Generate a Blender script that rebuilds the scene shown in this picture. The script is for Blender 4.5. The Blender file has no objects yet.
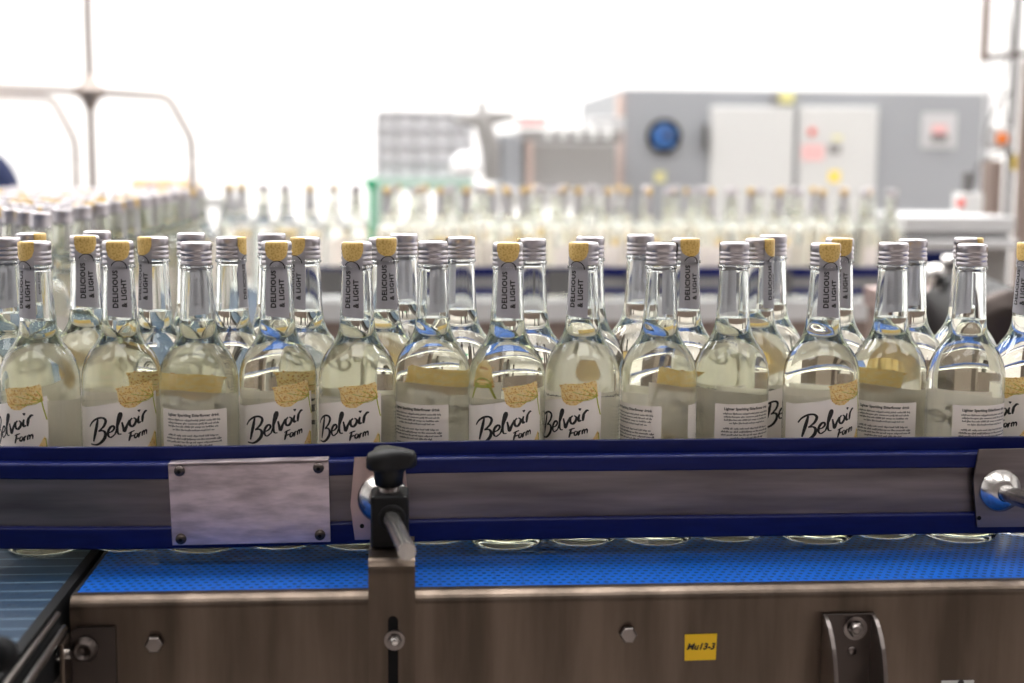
import bpy, math, random
from mathutils import Vector, Matrix
random.seed(7)
S = bpy.context.scene
COL = S.collection
PI = math.pi
R = math.radians

# ------------------------------------------------------------------ camera
BZ = 0.95                      # belt height above the floor
FPX = 1422.0
YAW, PITCH, ROLL = R(4.3), R(7.39), R(0.40)
CAM = Vector((-1.42*math.sin(YAW), -1.42*math.cos(YAW), BZ+0.387))
fwd = Vector((math.sin(YAW)*math.cos(PITCH), math.cos(YAW)*math.cos(PITCH), -math.sin(PITCH)))
rgt0 = Vector((math.cos(YAW), -math.sin(YAW), 0))
up0 = rgt0.cross(fwd)
# horizontals descend to the right in the picture
rgt = rgt0*math.cos(ROLL) + up0*math.sin(ROLL)
up = up0*math.cos(ROLL) - rgt0*math.sin(ROLL)
cd = bpy.data.cameras.new('camera')
cam = bpy.data.objects.new('camera', cd); COL.objects.link(cam)
m3 = Matrix((rgt, up, -fwd)).transposed()
cam.matrix_world = Matrix.Translation(CAM) @ m3.to_4x4()
cd.sensor_width = 36; cd.lens = FPX/1024*36
cd.clip_start = 0.02; cd.clip_end = 100
cd.dof.use_dof = True; cd.dof.focus_distance = 1.425; cd.dof.aperture_fstop = 3.2
S.camera = cam

def ray(px, py):
    return fwd + rgt*((px-512)/FPX) + up*((341.5-py)/FPX)
def atY(px, py, Y):
    d = ray(px, py); t = (Y-CAM.y)/d.y
    return CAM + d*t
def atZ(px, py, Z):
    d = ray(px, py); t = (Z-CAM.z)/d.z
    return CAM + d*t

# ------------------------------------------------------------------ materials
def nt(name):
    m = bpy.data.materials.new(name); m.use_nodes = True
    t = m.node_tree; t.nodes.clear()
    o = t.nodes.new('ShaderNodeOutputMaterial')
    return m, t, o
def principled(name, col, rough=0.5, metal=0.0, spec=0.5, noise=None, bump=None, coat=0.0, trans=None):
    """noise=(scale3, detail, second colour, lo, hi); bump=(scale3, strength)"""
    m, t, o = nt(name)
    p = t.nodes.new('ShaderNodeBsdfPrincipled')
    p.inputs['Base Color'].default_value = (*col, 1)
    p.inputs['Roughness'].default_value = rough
    p.inputs['Metallic'].default_value = metal
    p.inputs['Specular IOR Level'].default_value = spec
    p.inputs['Coat Weight'].default_value = coat
    t.links.new(p.outputs[0], o.inputs[0])
    tc = t.nodes.new('ShaderNodeTexCoord')
    if noise:
        sc, det, c2, lo, hi = noise
        mp = t.nodes.new('ShaderNodeMapping'); mp.inputs['Scale'].default_value = sc
        n = t.nodes.new('ShaderNodeTexNoise'); n.inputs['Scale'].default_value = 1; n.inputs['Detail'].default_value = det
        mr = t.nodes.new('ShaderNodeMapRange'); mr.inputs[1].default_value = lo; mr.inputs[2].default_value = hi
        mx = t.nodes.new('ShaderNodeMix'); mx.data_type = 'RGBA'
        mx.inputs[6].default_value = (*col, 1); mx.inputs[7].default_value = (*c2, 1)
        t.links.new(tc.outputs['Object'], mp.inputs[0]); t.links.new(mp.outputs[0], n.inputs['Vector'])
        t.links.new(n.outputs[0], mr.inputs[0]); t.links.new(mr.outputs[0], mx.inputs[0])
        t.links.new(mx.outputs[2], p.inputs['Base Color'])
    if bump:
        sc, st = bump
        mp = t.nodes.new('ShaderNodeMapping'); mp.inputs['Scale'].default_value = sc
        n = t.nodes.new('ShaderNodeTexNoise'); n.inputs['Scale'].default_value = 1; n.inputs['Detail'].default_value = 3
        b = t.nodes.new('ShaderNodeBump'); b.inputs['Strength'].default_value = st; b.inputs['Distance'].default_value = 0.001
        t.links.new(tc.outputs['Object'], mp.inputs[0]); t.links.new(mp.outputs[0], n.inputs['Vector'])
        t.links.new(n.outputs[0], b.inputs['Height']); t.links.new(b.outputs[0], p.inputs['Normal'])
    if trans:
        d = t.nodes.new('ShaderNodeBsdfTranslucent'); d.inputs[0].default_value = (*col, 1)
        a = t.nodes.new('ShaderNodeMixShader'); a.inputs[0].default_value = trans
        t.links.new(p.outputs[0], a.inputs[1]); t.links.new(d.outputs[0], a.inputs[2]); t.links.new(a.outputs[0], o.inputs[0])
    return m
def glassm(name, col, ior, rough=0.0):
    m, t, o = nt(name)
    g = t.nodes.new('ShaderNodeBsdfGlass'); g.inputs[0].default_value = (*col, 1)
    g.inputs['Roughness'].default_value = rough; g.inputs['IOR'].default_value = ior
    t.links.new(g.outputs[0], o.inputs[0]); return m
def emis(name, col, s):
    m, t, o = nt(name)
    e = t.nodes.new('ShaderNodeEmission'); e.inputs[0].default_value = (*col, 1); e.inputs[1].default_value = s
    t.links.new(e.outputs[0], o.inputs[0]); return m

M = {}
M['glass'] = glassm('clear_glass', (0.988, 0.997, 0.993), 1.5)
M['liquid_side'] = glassm('pale_drink_in_glass', (0.998, 0.998, 0.955), 0.887)
M['liquid_top'] = glassm('pale_drink_surface', (0.985, 0.99, 0.95), 1.33)
M['far_glass'] = glassm('filled_glass', (0.985, 0.99, 0.965), 1.42, 0.02)
M['alu'] = principled('cap_aluminium', (0.52, 0.49, 0.52), 0.3, 1.0)
M['paper'] = principled('label_paper', (0.92, 0.84, 0.79), 0.6, 0, 0.3, trans=0.25)
M['ink'] = principled('black_ink', (0.015, 0.012, 0.012), 0.6)
M['ink_grey'] = principled('small_print_ink', (0.05, 0.04, 0.04), 0.6)
M['strip'] = principled('neck_strip_grey', (0.46, 0.44, 0.475), 0.5, 0, 0.4, trans=0.3)
M['gold'] = principled('strip_ochre', (0.68, 0.47, 0.16), 0.5, 0, 0.4, noise=((500, 500, 500), 2, (0.50, 0.31, 0.08), 0.45, 0.65))
M['flower'] = principled('flower_yellow', (0.92, 0.68, 0.28), 0.6, trans=0.3, noise=((350, 350, 350), 2, (0.9, 0.74, 0.42), 0.42, 0.6))
M['floret'] = principled('flower_ochre', (0.66, 0.33, 0.08), 0.6)
M['stem'] = principled('flower_stem_green', (0.42, 0.42, 0.05), 0.6)
M['navy'] = principled('navy_plastic', (0.003, 0.007, 0.075), 0.36, 0, 0.25, noise=((30, 200, 200), 3, (0.004, 0.010, 0.095), 0.4, 0.7))
M['steel'] = principled('brushed_steel', (0.18, 0.14, 0.113), 0.33, 1.0, noise=((26, 26, 3), 4, (0.09, 0.07, 0.056), 0.35, 0.65), bump=((250, 250, 8), 0.15))
M['steel_strip'] = principled('rail_steel', (0.29, 0.255, 0.255), 0.4, 1.0, noise=((6, 6, 60), 4, (0.15, 0.13, 0.13), 0.35, 0.7), bump=((10, 10, 400), 0.1))
M['plate'] = principled('scratched_plate', (0.80, 0.69, 0.72), 0.42, 1.0, noise=((28, 28, 110), 7, (0.46, 0.39, 0.41), 0.38, 0.68), bump=((60, 60, 500), 0.3))
M['tan_plate'] = principled('warm_plate', (0.66, 0.50, 0.47), 0.4, 1.0, noise=((40, 40, 40), 4, (0.5, 0.4, 0.38), 0.4, 0.7))
M['chrome'] = principled('polished_steel', (0.74, 0.72, 0.70), 0.22, 1.0, noise=((300, 300, 30), 2, (0.6, 0.58, 0.57), 0.4, 0.7))
M['bolt'] = principled('bolt_steel', (0.27, 0.24, 0.23), 0.3, 1.0)
M['dark_steel'] = principled('dark_steel', (0.09, 0.075, 0.07), 0.35, 1.0)
M['black'] = principled('black_plastic', (0.005, 0.005, 0.006), 0.5, 0, 0.25)
M['rubber'] = principled('black_rubber', (0.005, 0.005, 0.006), 0.7, 0, 0.15)
M['yellow_tag'] = principled('yellow_sticker', (0.80, 0.50, 0.008), 0.5)
M['white_paint'] = principled('white_paint', (0.56, 0.56, 0.555), 0.5)
M['grey_paint'] = principled('grey_panel', (0.30, 0.31, 0.33), 0.5)
M['mid_grey'] = principled('mid_grey_metal', (0.26, 0.25, 0.245), 0.5)
M['dark_grey'] = principled('dark_grey_metal', (0.10, 0.095, 0.095), 0.5)
M['pale_metal'] = principled('pale_metal', (0.55, 0.55, 0.56), 0.45, 0.3)
M['white_plastic'] = principled('white_plastic', (0.8, 0.8, 0.82), 0.5)
M['green'] = principled('green_plastic', (0.0, 0.36, 0.16), 0.4)
M['peach'] = principled('peach_card', (0.85, 0.52, 0.32), 0.7)
M['red'] = principled('red_plastic', (0.62, 0.05, 0.03), 0.4)
M['orange'] = principled('orange_plastic', (0.85, 0.22, 0.03), 0.4)
M['yellow'] = principled('yellow_paint', (0.85, 0.62, 0.08), 0.5)
M['pink'] = principled('pink_print', (0.75, 0.42, 0.42), 0.6)
M['brown'] = principled('brown_metal', (0.20, 0.15, 0.13), 0.5)
M['tube'] = principled('tube_steel', (0.30, 0.255, 0.235), 0.35, 0.6)
M['palegreen'] = principled('pale_blue_panel', (0.66, 0.85, 0.92), 0.5)
M['wall'] = principled('wall_white', (0.88, 0.88, 0.88), 0.7)
M['floor'] = principled('floor_resin', (0.42, 0.38, 0.35), 0.45, noise=((3, 3, 3), 4, (0.34, 0.30, 0.28), 0.4, 0.7))
M['ceil'] = principled('ceiling_white', (0.75, 0.75, 0.75), 0.8)
M['dim_wall'] = principled('wall_grey', (0.16, 0.14, 0.135), 0.8)
M['skin'] = principled('skin', (0.62, 0.38, 0.28), 0.5)
M['cloth_navy'] = principled('navy_cloth', (0.010, 0.018, 0.07), 0.85)
M['hair'] = principled('hair_brown', (0.06, 0.035, 0.02), 0.7)
M['lamp'] = emis('lamp_diffuser', (1.0, 0.985, 0.96), 4.8)  # glow of the added panels overhead, strength set zone by zone
M['lamp_back'] = emis('bright_lamp_diffuser', (1.0, 0.99, 0.975), 9.0)
M['lamp_mid'] = emis('strong_lamp_diffuser', (1.0, 0.99, 0.97), 14.5)
M['fan_blue'] = principled('fan_blue', (0.03, 0.13, 0.42), 0.3)

M['blade_blue'] = principled('blade_blue', (0.10, 0.26, 0.62), 0.3)
M['far_belt'] = principled('pale_belt', (0.42, 0.43, 0.43), 0.4)
M['edge_beige'] = principled('edge_beige', (0.50, 0.38, 0.34), 0.5)
M['sage'] = principled('faded_green', (0.32, 0.44, 0.38), 0.6)
M['rib_grey'] = principled('rib_grey', (0.37, 0.37, 0.39), 0.6)
M['crate'] = principled('crate_plastic', (0.66, 0.66, 0.68), 0.6)
M['pale_yellow'] = principled('pale_yellow', (0.70, 0.66, 0.30), 0.5)
def belt_mat(name, base, hole, pitch, hole_r, slat=None):
    m, t, o = nt(name)
    p = t.nodes.new('ShaderNodeBsdfPrincipled'); p.inputs['Roughness'].default_value = 0.5 if slat else 0.42; p.inputs['Specular IOR Level'].default_value = 0.2
    tc = t.nodes.new('ShaderNodeTexCoord'); sx = t.nodes.new('ShaderNodeSeparateXYZ')
    t.links.new(tc.outputs['Object'], sx.inputs[0])
    def mth(op, a, b=None, c=None):
        n = t.nodes.new('ShaderNodeMath'); n.operation = op
        for i, v in enumerate((a, b, c)):
            if v is None: continue
            if isinstance(v, (int, float)): n.inputs[i].default_value = v
            else: t.links.new(v, n.inputs[i])
        return n.outputs[0]
    u = mth('DIVIDE', sx.outputs[0], pitch); v = mth('DIVIDE', sx.outputs[1], pitch)
    row = mth('FLOOR', v); half = mth('MULTIPLY', mth('MODULO', mth('ABSOLUTE', row), 2), 0.5)
    fu = mth('SUBTRACT', mth('FRACT', mth('ADD', u, half)), 0.5); fv = mth('SUBTRACT', mth('FRACT', v), 0.5)
    d = mth('SQRT', mth('ADD', mth('MULTIPLY', fu, fu), mth('MULTIPLY', fv, fv)))
    k = mth('LESS_THAN', d, hole_r)
    if slat:
        w = mth('LESS_THAN', mth('FRACT', mth('DIVIDE', sx.outputs[1], slat)), 0.10)
    else:
        w = mth('LESS_THAN', mth('FRACT', mth('DIVIDE', sx.outputs[0], 0.0254)), 0.06)
    mx = t.nodes.new('ShaderNodeMix'); mx.data_type = 'RGBA'
    mx.inputs[6].default_value = (*base, 1); mx.inputs[7].default_value = (*hole, 1)
    t.links.new(k, mx.inputs[0])
    mx2 = t.nodes.new('ShaderNodeMix'); mx2.data_type = 'RGBA'
    mx2.inputs[7].default_value = (0.10, 0.16, 0.22, 1) if slat else (*[c*0.45 for c in base], 1)
    t.links.new(mth('MULTIPLY', w, 0.8 if slat else 0.5), mx2.inputs[0]); t.links.new(mx.outputs[2], mx2.inputs[6])
    t.links.new(mx2.outputs[2], p.inputs['Base Color'])
    b = t.nodes.new('ShaderNodeBump'); b.inputs['Strength'].default_value = 0.5; b.inputs['Distance'].default_value = 0.001
    t.links.new(mth('SUBTRACT', 1.0, k), b.inputs['Height']); t.links.new(b.outputs[0], p.inputs['Normal'])
    t.links.new(p.outputs[0], o.inputs[0]); return m
M['belt'] = belt_mat('blue_belt', (0.0, 0.080, 0.40), (0.0, 0.010, 0.05), 0.0085, 0.27)
M['belt_grey'] = belt_mat('slate_belt', (0.009, 0.026, 0.055), (0.006, 0.015, 0.035), 0.03, 0.06, slat=0.026)

# ------------------------------------------------------------------ mesh builder
class MB:
    def __init__(s): s.v = []; s.f = []; s.mi = []; s.sm = []
    def add(s, vs, fs, mat=0, smooth=False):
        b = len(s.v); s.v += [tuple(v) for v in vs]
        for f in fs: s.f.append([b+i for i in f]); s.mi.append(mat); s.sm.append(smooth)
        return s
    def box(s, x0, x1, y0, y1, z0, z1, mat=0):
        vs = [(x, y, z) for z in (z0, z1) for y in (y0, y1) for x in (x0, x1)]
        return s.add(vs, [(0,2,3,1),(4,5,7,6),(0,1,5,4),(2,6,7,3),(0,4,6,2),(1,3,7,5)], mat)
    def lathe(s, prof, n=48, c=(0,0,0), ax=None, mat=0, smooth=True, flip=False, knurl=None):
        """prof: list of (r, z). axis along ax from c."""
        c = Vector(c); w = Vector(ax or (0,0,1)).normalized()
        a = Vector((1,0,0)) if abs(w.x) < 0.9 else Vector((0,1,0))
        u = (a - w*a.dot(w)).normalized(); v = w.cross(u)
        vs = []; fs = []
        for r, z in prof:
            for k in range(n):
                t = 2*PI*k/n
                vs.append(c + w*z + (u*math.cos(t) + v*math.sin(t))*r)
        L = len(prof)
        for i in range(L-1):
            for k in range(n):
                q = (k+1) % n
                f = (i*n+k, i*n+q, (i+1)*n+q, (i+1)*n+k)
                if prof[i][0] < 1e-7: f = (i*n+k, (i+1)*n+q, (i+1)*n+k)
                elif prof[i+1][0] < 1e-7: f = (i*n+k, i*n+q, (i+1)*n+k)
                fs.append(f[::-1] if flip else f)
        return s.add(vs, fs, mat, smooth)
    def tube(s, pts, r, n=14, mat=0, cap=True):
        pts = [Vector(p) for p in pts]; vs = []; fs = []
        prev = None
        for i, p in enumerate(pts):
            d = (pts[min(i+1, len(pts)-1)] - pts[max(i-1, 0)]).normalized()
            if prev is None:
                a = Vector((0,0,1)) if abs(d.z) < 0.9 else Vector((1,0,0))
                u = (a - d*a.dot(d)).normalized()
            else: u = (prev - d*prev.dot(d)).normalized()
            prev = u; v = d.cross(u)
            rr = r[i] if isinstance(r, (list, tuple)) else r
            for k in range(n):
                t = 2*PI*k/n; vs.append(p + (u*math.cos(t)+v*math.sin(t))*rr)
        for i in range(len(pts)-1):
            for k in range(n):
                q = (k+1) % n; fs.append((i*n+k, i*n+q, (i+1)*n+q, (i+1)*n+k))
        s.add(vs, fs, mat, True)
        if cap:
            s.add(vs[:n], [tuple(range(n))[::-1]], mat); s.add(vs[-n:], [tuple(range(n))], mat)
        return s
    def prism(s, poly, o, ux, uy, depth, mat=0, smooth=False):
        """poly of 2D points in the plane (ux, uy) at o, extruded by the vector depth"""
        o = Vector(o); ux = Vector(ux); uy = Vector(uy); d = Vector(depth)
        a = [o + ux*p[0] + uy*p[1] for p in poly]; b = [p + d for p in a]; n = len(a)
        s.add(a + b, [tuple(range(n)), tuple(range(2*n-1, n-1, -1))], mat)
        s.add(a + b, [(i, i+n, (i+1) % n + n, (i+1) % n) for i in range(n)], mat, smooth)
        return s
    def sweep(s, path, prof, mat=0):
        """path: plan points (x, y); prof: closed (offset along normal, z)."""
        n = len(prof); vs = []; fs = []
        for i, p in enumerate(path):
            a = path[max(i-1, 0)]; b = path[min(i+1, len(path)-1)]
            d = Vector((b[0]-a[0], b[1]-a[1], 0)).normalized(); nn = Vector((-d.y, d.x, 0))
            for o, z in prof: vs.append(Vector((p[0], p[1], z)) + nn*o)
        for i in range(len(path)-1):
            for k in range(n):
                q = (k+1) % n; fs.append((i*n+k, (i+1)*n+k, (i+1)*n+q, i*n+q))
        fs.append(tuple(range(n))); fs.append(tuple(range(len(vs)-1, len(vs)-1-n, -1)))
        return s.add(vs, fs, mat)
    def build(s, name, mats, parent=None, bevel=None, loc=None):
        me = bpy.data.meshes.new(name)
        me.from_pydata(s.v, [], s.f); me.polygons.foreach_set('use_smooth', s.sm)
        me.polygons.foreach_set('material_index', s.mi)
        for m in (mats if isinstance(mats, (list, tuple)) else [mats]): me.materials.append(m)
        me.update()
        o = bpy.data.objects.new(name, me); COL.objects.link(o)
        if parent: o.parent = parent; 
        if parent and not loc: o.matrix_parent_inverse = Matrix.Translation(-Vector(parent.location))
        if bevel:
            b = o.modifiers.new('bevel', 'BEVEL'); b.width = bevel; b.segments = 3; b.limit_method = 'ANGLE'; b.angle_limit = R(40)
        return o
def tag(o, label=None, cat=None, group=None, kind=None):
    if label: o['label'] = label
    if cat: o['category'] = cat
    if group: o['group'] = group
    if kind: o['kind'] = kind
    return o
def thing(name, label, cat, loc=(0,0,0), group=None):
    o = bpy.data.objects.new(name, None); COL.objects.link(o); o.location = loc; o.empty_display_size = 0.05
    return tag(o, label, cat, group)
def struct(mb, name, mat, **k): return tag(mb.build(name, mat, **k), kind='structure')

# text outlines from the built-in font
def text_geo(txt, size, space=1.0, shear=0.0, bold=0.0):
    cu = bpy.data.curves.new('t', 'FONT'); cu.body = txt; cu.size = size; cu.space_character = space; cu.shear = shear
    cu.offset = bold; cu.resolution_u = 3; cu.align_x = 'CENTER'
    ob = bpy.data.objects.new('t', cu); COL.objects.link(ob)
    bpy.context.view_layer.update()
    me = ob.evaluated_get(bpy.context.evaluated_depsgraph_get()).to_mesh()
    vs = [v.co.copy() for v in me.vertices]; fs = [tuple(p.vertices) for p in me.polygons]
    bpy.data.objects.remove(ob); bpy.data.curves.remove(cu)
    return vs, fs

# ------------------------------------------------------------------ the room
XL, XR, YF, YB, ZC = -7.0, 7.0, -4.5, 11.0, 5.2
struct(MB().box(XL, XR, YF, YB, -0.1, 0), 'floor', M['floor'])
struct(MB().box(XL, XR, YB, YB+0.1, 0, ZC), 'wall_back', M['wall'])
struct(MB().box(XL, XR, YF-0.1, YF, 0, ZC), 'wall_front', M['dim_wall'])
struct(MB().box(XL-0.1, XL, YF, YB, 0, ZC), 'wall_left', M['wall'])
struct(MB().box(XR, XR+0.1, YF, YB, 0, ZC), 'wall_right', M['wall'])
struct(MB().box(XL, XR, YF, YB, ZC, ZC+0.1), 'ceiling', M['ceil'])
def added_light_panel(x, y, w, l, mat, label):  # unseen panel added to brighten the hall and blow out the back wall
    t = thing('ceiling_light', label, 'ceiling light', (x, y, ZC), 'ceiling light panels')
    f = MB()
    f.box(x-w/2-.05, x+w/2+.05, y-l/2-.05, y-l/2, ZC-.08, ZC); f.box(x-w/2-.05, x+w/2+.05, y+l/2, y+l/2+.05, ZC-.08, ZC)
    f.box(x-w/2-.05, x-w/2, y-l/2, y+l/2, ZC-.08, ZC); f.box(x+w/2, x+w/2+.05, y-l/2, y+l/2, ZC-.08, ZC)
    f.build('frame', M['white_paint'], t)
    MB().box(x-w/2, x+w/2, y-l/2, y+l/2, ZC-.05, ZC-.03).build('diffuser', mat, t)
LL = 'large flat white ceiling light panel shining over the bottling hall'
for x in (-3.6, 0, 3.6):
    added_light_panel(x, -2.2, 2.6, 1.2, M['lamp'], LL)
    added_light_panel(x, 1.6, 2.6, 1.6, M['lamp_mid'], LL)
    added_light_panel(x, 5.0, 2.6, 1.6, M['lamp_mid'], LL)
    added_light_panel(x, 9.0, 3.0, 2.2, M['lamp_back'], LL)

# ------------------------------------------------------------------ bottle
def cr(pts, n=6):
    """Catmull-Rom through points of any dimension"""
    out = []; P = [pts[0]] + list(pts) + [pts[-1]]
    for i in range(1, len(P)-2):
        for k in range(n):
            t = k/n
            out.append(tuple(0.5*((2*b) + (c-a)*t + (2*a-5*b+4*c-d)*t*t + (3*b-a-3*c+d)*t**3)
                             for a, b, c, d in zip(P[i-1], P[i], P[i+1], P[i+2])))
    out.append(tuple(pts[-1])); return out
BR = 38.4
mm = 0.001
SH = [(BR, 160), (BR, 166), (37.9, 173), (36.6, 180), (34.2, 187), (31.0, 193), (27.5, 198), (24.2, 202.5), (21.4, 207.5), (19.2, 213), (17.9, 219), (17.1, 226),
      (16.5, 236), (15.8, 250), (15.1, 264), (14.6, 274)]
shoulder = cr(SH, 4)
outer = cr([(0, 5.0), (20, 4.2), (30, 1.2), (34, 0.0), (36.6, 1.0), (38.0, 4), (BR, 10), (BR, 30)], 4) + [(BR, 60), (BR, 90), (BR, 120), (BR, 150)] + shoulder \
    + [(14.6, 276.2), (16.0, 276.6), (16.2, 278), (16.0, 279.4), (14.0, 279.8), (13.2, 281), (13.2, 300), (12, 301), (10.2, 300.5)]
def rout(z):                     # outer radius at height z, cap included
    if z > 279.5: return 15.5
    p = shoulder
    if z <= p[0][1]: return BR
    for a, b in zip(p, p[1:]):
        if a[1] <= z <= b[1]: return a[0] + (b[0]-a[0])*(z-a[1])/max(b[1]-a[1], 1e-6)
    return 14.6
FILL = 226.0
WT = 2.6
inner_wet = cr([(0, 9), (22, 8), (31, 6), (34.5, 9), (BR-WT, 14), (BR-WT, 30)], 4) + [(BR-WT, 90), (BR-WT, 150)] + [(r-WT-0.2, z) for r, z in shoulder if z < FILL]
rF = rout(FILL)-WT-0.2
inner_wet.append((rF, FILL))
inner_dry = [(rF, FILL)] + [(r-WT-0.2, z) for r, z in shoulder if z > FILL] + [(10.3, 280), (10.2, 300.5)]
def sc(p): return [(r*mm, z*mm) for r, z in p]

# label drawing coordinates, read off one bottle: (zx, zy) on an 8.43x enlargement -> arc (mm), height (mm)
def lab(zx, zy):
    u = (70 + zx/8.43 - 118.7)/1.0; u = max(-38.0, min(38.0, u))
    return BR*math.asin(u/BR), 118.5 + 1.05*((atY(117.5, 360 + zy/8.43, -BR*mm*math.cos(math.asin(u/BR))).z - BZ)/mm - 125)
def on(a, z, off=0.3):           # arc/height on the bottle's front (-Y)
    r = rout(z) + off; t = a/ (BR if z < 200 else rout(z))
    return Vector((r*math.sin(t), -r*math.cos(t), z))*mm
def stroke(mb, pts, w, off, mat=0, conv=lab, n=5, taper=True):
    P = cr([conv(*p) for p in pts], n); vs = []; fs = []; N = len(P)
    for i, p in enumerate(P):
        a = P[max(i-1, 0)]; b = P[min(i+1, N-1)]
        dx, dz = b[0]-a[0], b[1]-a[1]; L = math.hypot(dx, dz) or 1
        k = i/(N-1)
        ww = w*(0.5 + 0.55*math.sin(PI*min(max(k, 0.08), 0.95)))/1.0 if taper else w
        # broad-nib feel
        ww *= 0.72 + 0.4*abs(dz)/L
        nx, nz = -dz/L*ww/2, dx/L*ww/2
        vs += [on(p[0]+nx, p[1]+nz, off), on(p[0]-nx, p[1]-nz, off)]
    for i in range(N-1): fs.append((2*i, 2*i+1, 2*i+3, 2*i+2))
    mb.add(vs, fs, mat)
def sheet(mb, a0, a1, zbot, ztop, off, mat=0, na=36, nz=8):
    """ztop(a) gives the top edge; curved sheet on the bottle"""
    vs = []; fs = []
    for i in range(na+1):
        a = a0 + (a1-a0)*i/na
        zt = ztop(a) if callable(ztop) else ztop; zb = zbot(a) if callable(zbot) else zbot
        for j in range(nz+1): vs.append(on(a, zb + (zt-zb)*j/nz, off))
    for i in range(na):
        for j in range(nz):
            q = i*(nz+1)+j; fs.append((q, q+nz+1, q+nz+2, q+1))
    mb.add(vs, fs, mat, True)
def poly_sheet(mb, poly, off, mat=0, step=1.5):
    """fill a polygon (arc, z) by vertical slices so that it follows the curve"""
    a0 = min(p[0] for p in poly); a1 = max(p[0] for p in poly); n = max(2, int((a1-a0)/step))
    def span(a):
        zs = []
        for (x0, z0), (x1, z1) in zip(poly, poly[1:]+poly[:1]):
            if (x0-a)*(x1-a) <= 0 and x0 != x1: zs.append(z0+(z1-z0)*(a-x0)/(x1-x0))
        return (min(zs), max(zs)) if zs else (0, 0)
    e = 1e-4
    sheet(mb, a0+e, a1-e, lambda a: span(a)[0], lambda a: span(a)[1], off, mat, n, 3)

A_L, A_R = -54.5, 37.5           # arc span of the front label
def front_top(a):
    return 142.0 + 15.0*max(0, (a+42)/(A_R+42))
HS = 5.0
head = [(-6.5, 155.2), (2, 157.0), (12, 157.8), (22, 158.6), (30, 160.6), (33.5, 159.5), (33.8, 148), (28, 146.2), (20, 144.5), (12, 139.5), (5, 139), (-1, 142), (-4, 147), (-3.4, 151)]
head = [(a, z+HS+(2.5 if z > 150 else -1)) for a, z in head]
head2 = [(20, 92), (22, 101), (27, 106), (31, 113), (34.5, 119), (36.5, 112), (37, 100), (36, 92)]

def make_front_label(parent, near=True):
    b = MB(); sheet(b, A_L, A_R, 22, front_top, 0.15)
    fl = b.build('front_label', M['paper'], parent)
    f = MB(); poly_sheet(f, head, 0.22); poly_sheet(f, head2, 0.22)
    rnd = random.Random(3)
    if near:
        def inside(poly, x, z):
            c = False
            for (x0, z0), (x1, z1) in zip(poly, poly[1:]+poly[:1]):
                if (z0 > z) != (z1 > z) and x < (x1-x0)*(z-z0)/(z1-z0)+x0: c = not c
            return c
        for poly, cnt in ((head, 190), (head2, 70)):
            k = 0; xs = [p[0] for p in poly]; zs = [p[1] for p in poly]
            while k < cnt:
                a = rnd.uniform(min(xs)-.8, max(xs)+.8); z = rnd.uniform(min(zs)-.8, max(zs)+.8)
                if not inside(poly, a, z): continue
                r = rnd.uniform(0.35, 0.75); k += 1
                f.add([on(a+r*math.cos(t), z+r*math.sin(t), 0.42) for t in [PI/3*i for i in range(6)]], [(0,1,2,3,4,5)], 1 if rnd.random() < .8 else 0)
        ident = lambda a, z: (a, z)
        for tip in ((2, 148), (8, 157), (14, 148), (18, 160), (24, 154), (28, 162)):
            stroke(f, [(32.6, 152.5), ((32.6+tip[0])/2+2, (152.5+tip[1])/2-1.2), tip], 0.55, 0.5, 2, ident, 4, False)
        stroke(f, [(31.5, 155), (32.6, 151), (34, 144), (36.6, 134)], 1.1, 0.5, 2, ident, 4, False)
        stroke(f, [(36.8, 92), (36, 104), (35, 116)], 0.8, 0.5, 2, ident, 4, False)
    f.build('elderflower_print', [M['flower'], M['floret'], M['stem']], fl)
    g = MB()
    W = 2.5 if near else 2.0
    stroke(g, [(216, 448), (206, 500), (192, 560), (178, 622)], W*1.25, 0.45)
    stroke(g, [(152, 502), (172, 468), (210, 442), (252, 437), (277, 458), (266, 497), (240, 527), (218, 543)], W, 0.5)
    stroke(g, [(218, 543), (252, 540), (272, 560), (266, 598), (238, 632), (200, 650), (158, 640)], W*1.15, 0.55)
    stroke(g, [(296, 560), (325, 548), (343, 524), (334, 506), (312, 516), (295, 548), (295, 582), (315, 596), (348, 572)], W*.9, 0.5)
    stroke(g, [(348, 572), (372, 500), (398, 430), (394, 404), (380, 425), (368, 490), (366, 545), (376, 572), (398, 572)], W*.95, 0.52)
    stroke(g, [(403, 478), (413, 520), (422, 552), (440, 510), (462, 462)], W, 0.5)
    stroke(g, [(484, 448), (466, 470), (466, 504), (486, 514), (508, 488), (512, 458), (494, 446)], W*.95, 0.5)
    stroke(g, [(538, 432), (530, 462), (534, 487), (552, 478)], W*.95, 0.5)
    stroke(g, [(533, 396), (540, 390), (547, 393)], W*1.1, 0.5, taper=False)
    stroke(g, [(572, 412), (566, 445), (562, 484)], W, 0.5)
    stroke(g, [(566, 440), (578, 410), (592, 392), (602, 396)], W*.85, 0.52)
    q = W*.62
    stroke(g, [(474, 560), (464, 595), (454, 632)], q*1.2, 0.5)
    stroke(g, [(452, 572), (474, 560), (502, 548)], q, 0.52)
    stroke(g, [(462, 598), (478, 592), (494, 584)], q, 0.52)
    stroke(g, [(524, 574), (508, 574), (498, 592), (503, 608), (516, 600), (526, 574), (525, 590), (532, 608)], q, 0.5)
    stroke(g, [(536, 566), (536, 586), (534, 602)], q, 0.5); stroke(g, [(535, 582), (544, 566), (552, 566)], q, 0.52)
    stroke(g, [(560, 556), (560, 576), (558, 594)], q, 0.5); stroke(g, [(560, 572), (570, 552), (576, 560), (574, 586)], q, 0.52)
    stroke(g, [(576, 566), (588, 546), (594, 554), (594, 580)], q, 0.54)
    g.build('lettering', M['ink'], fl)
    return fl

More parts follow.
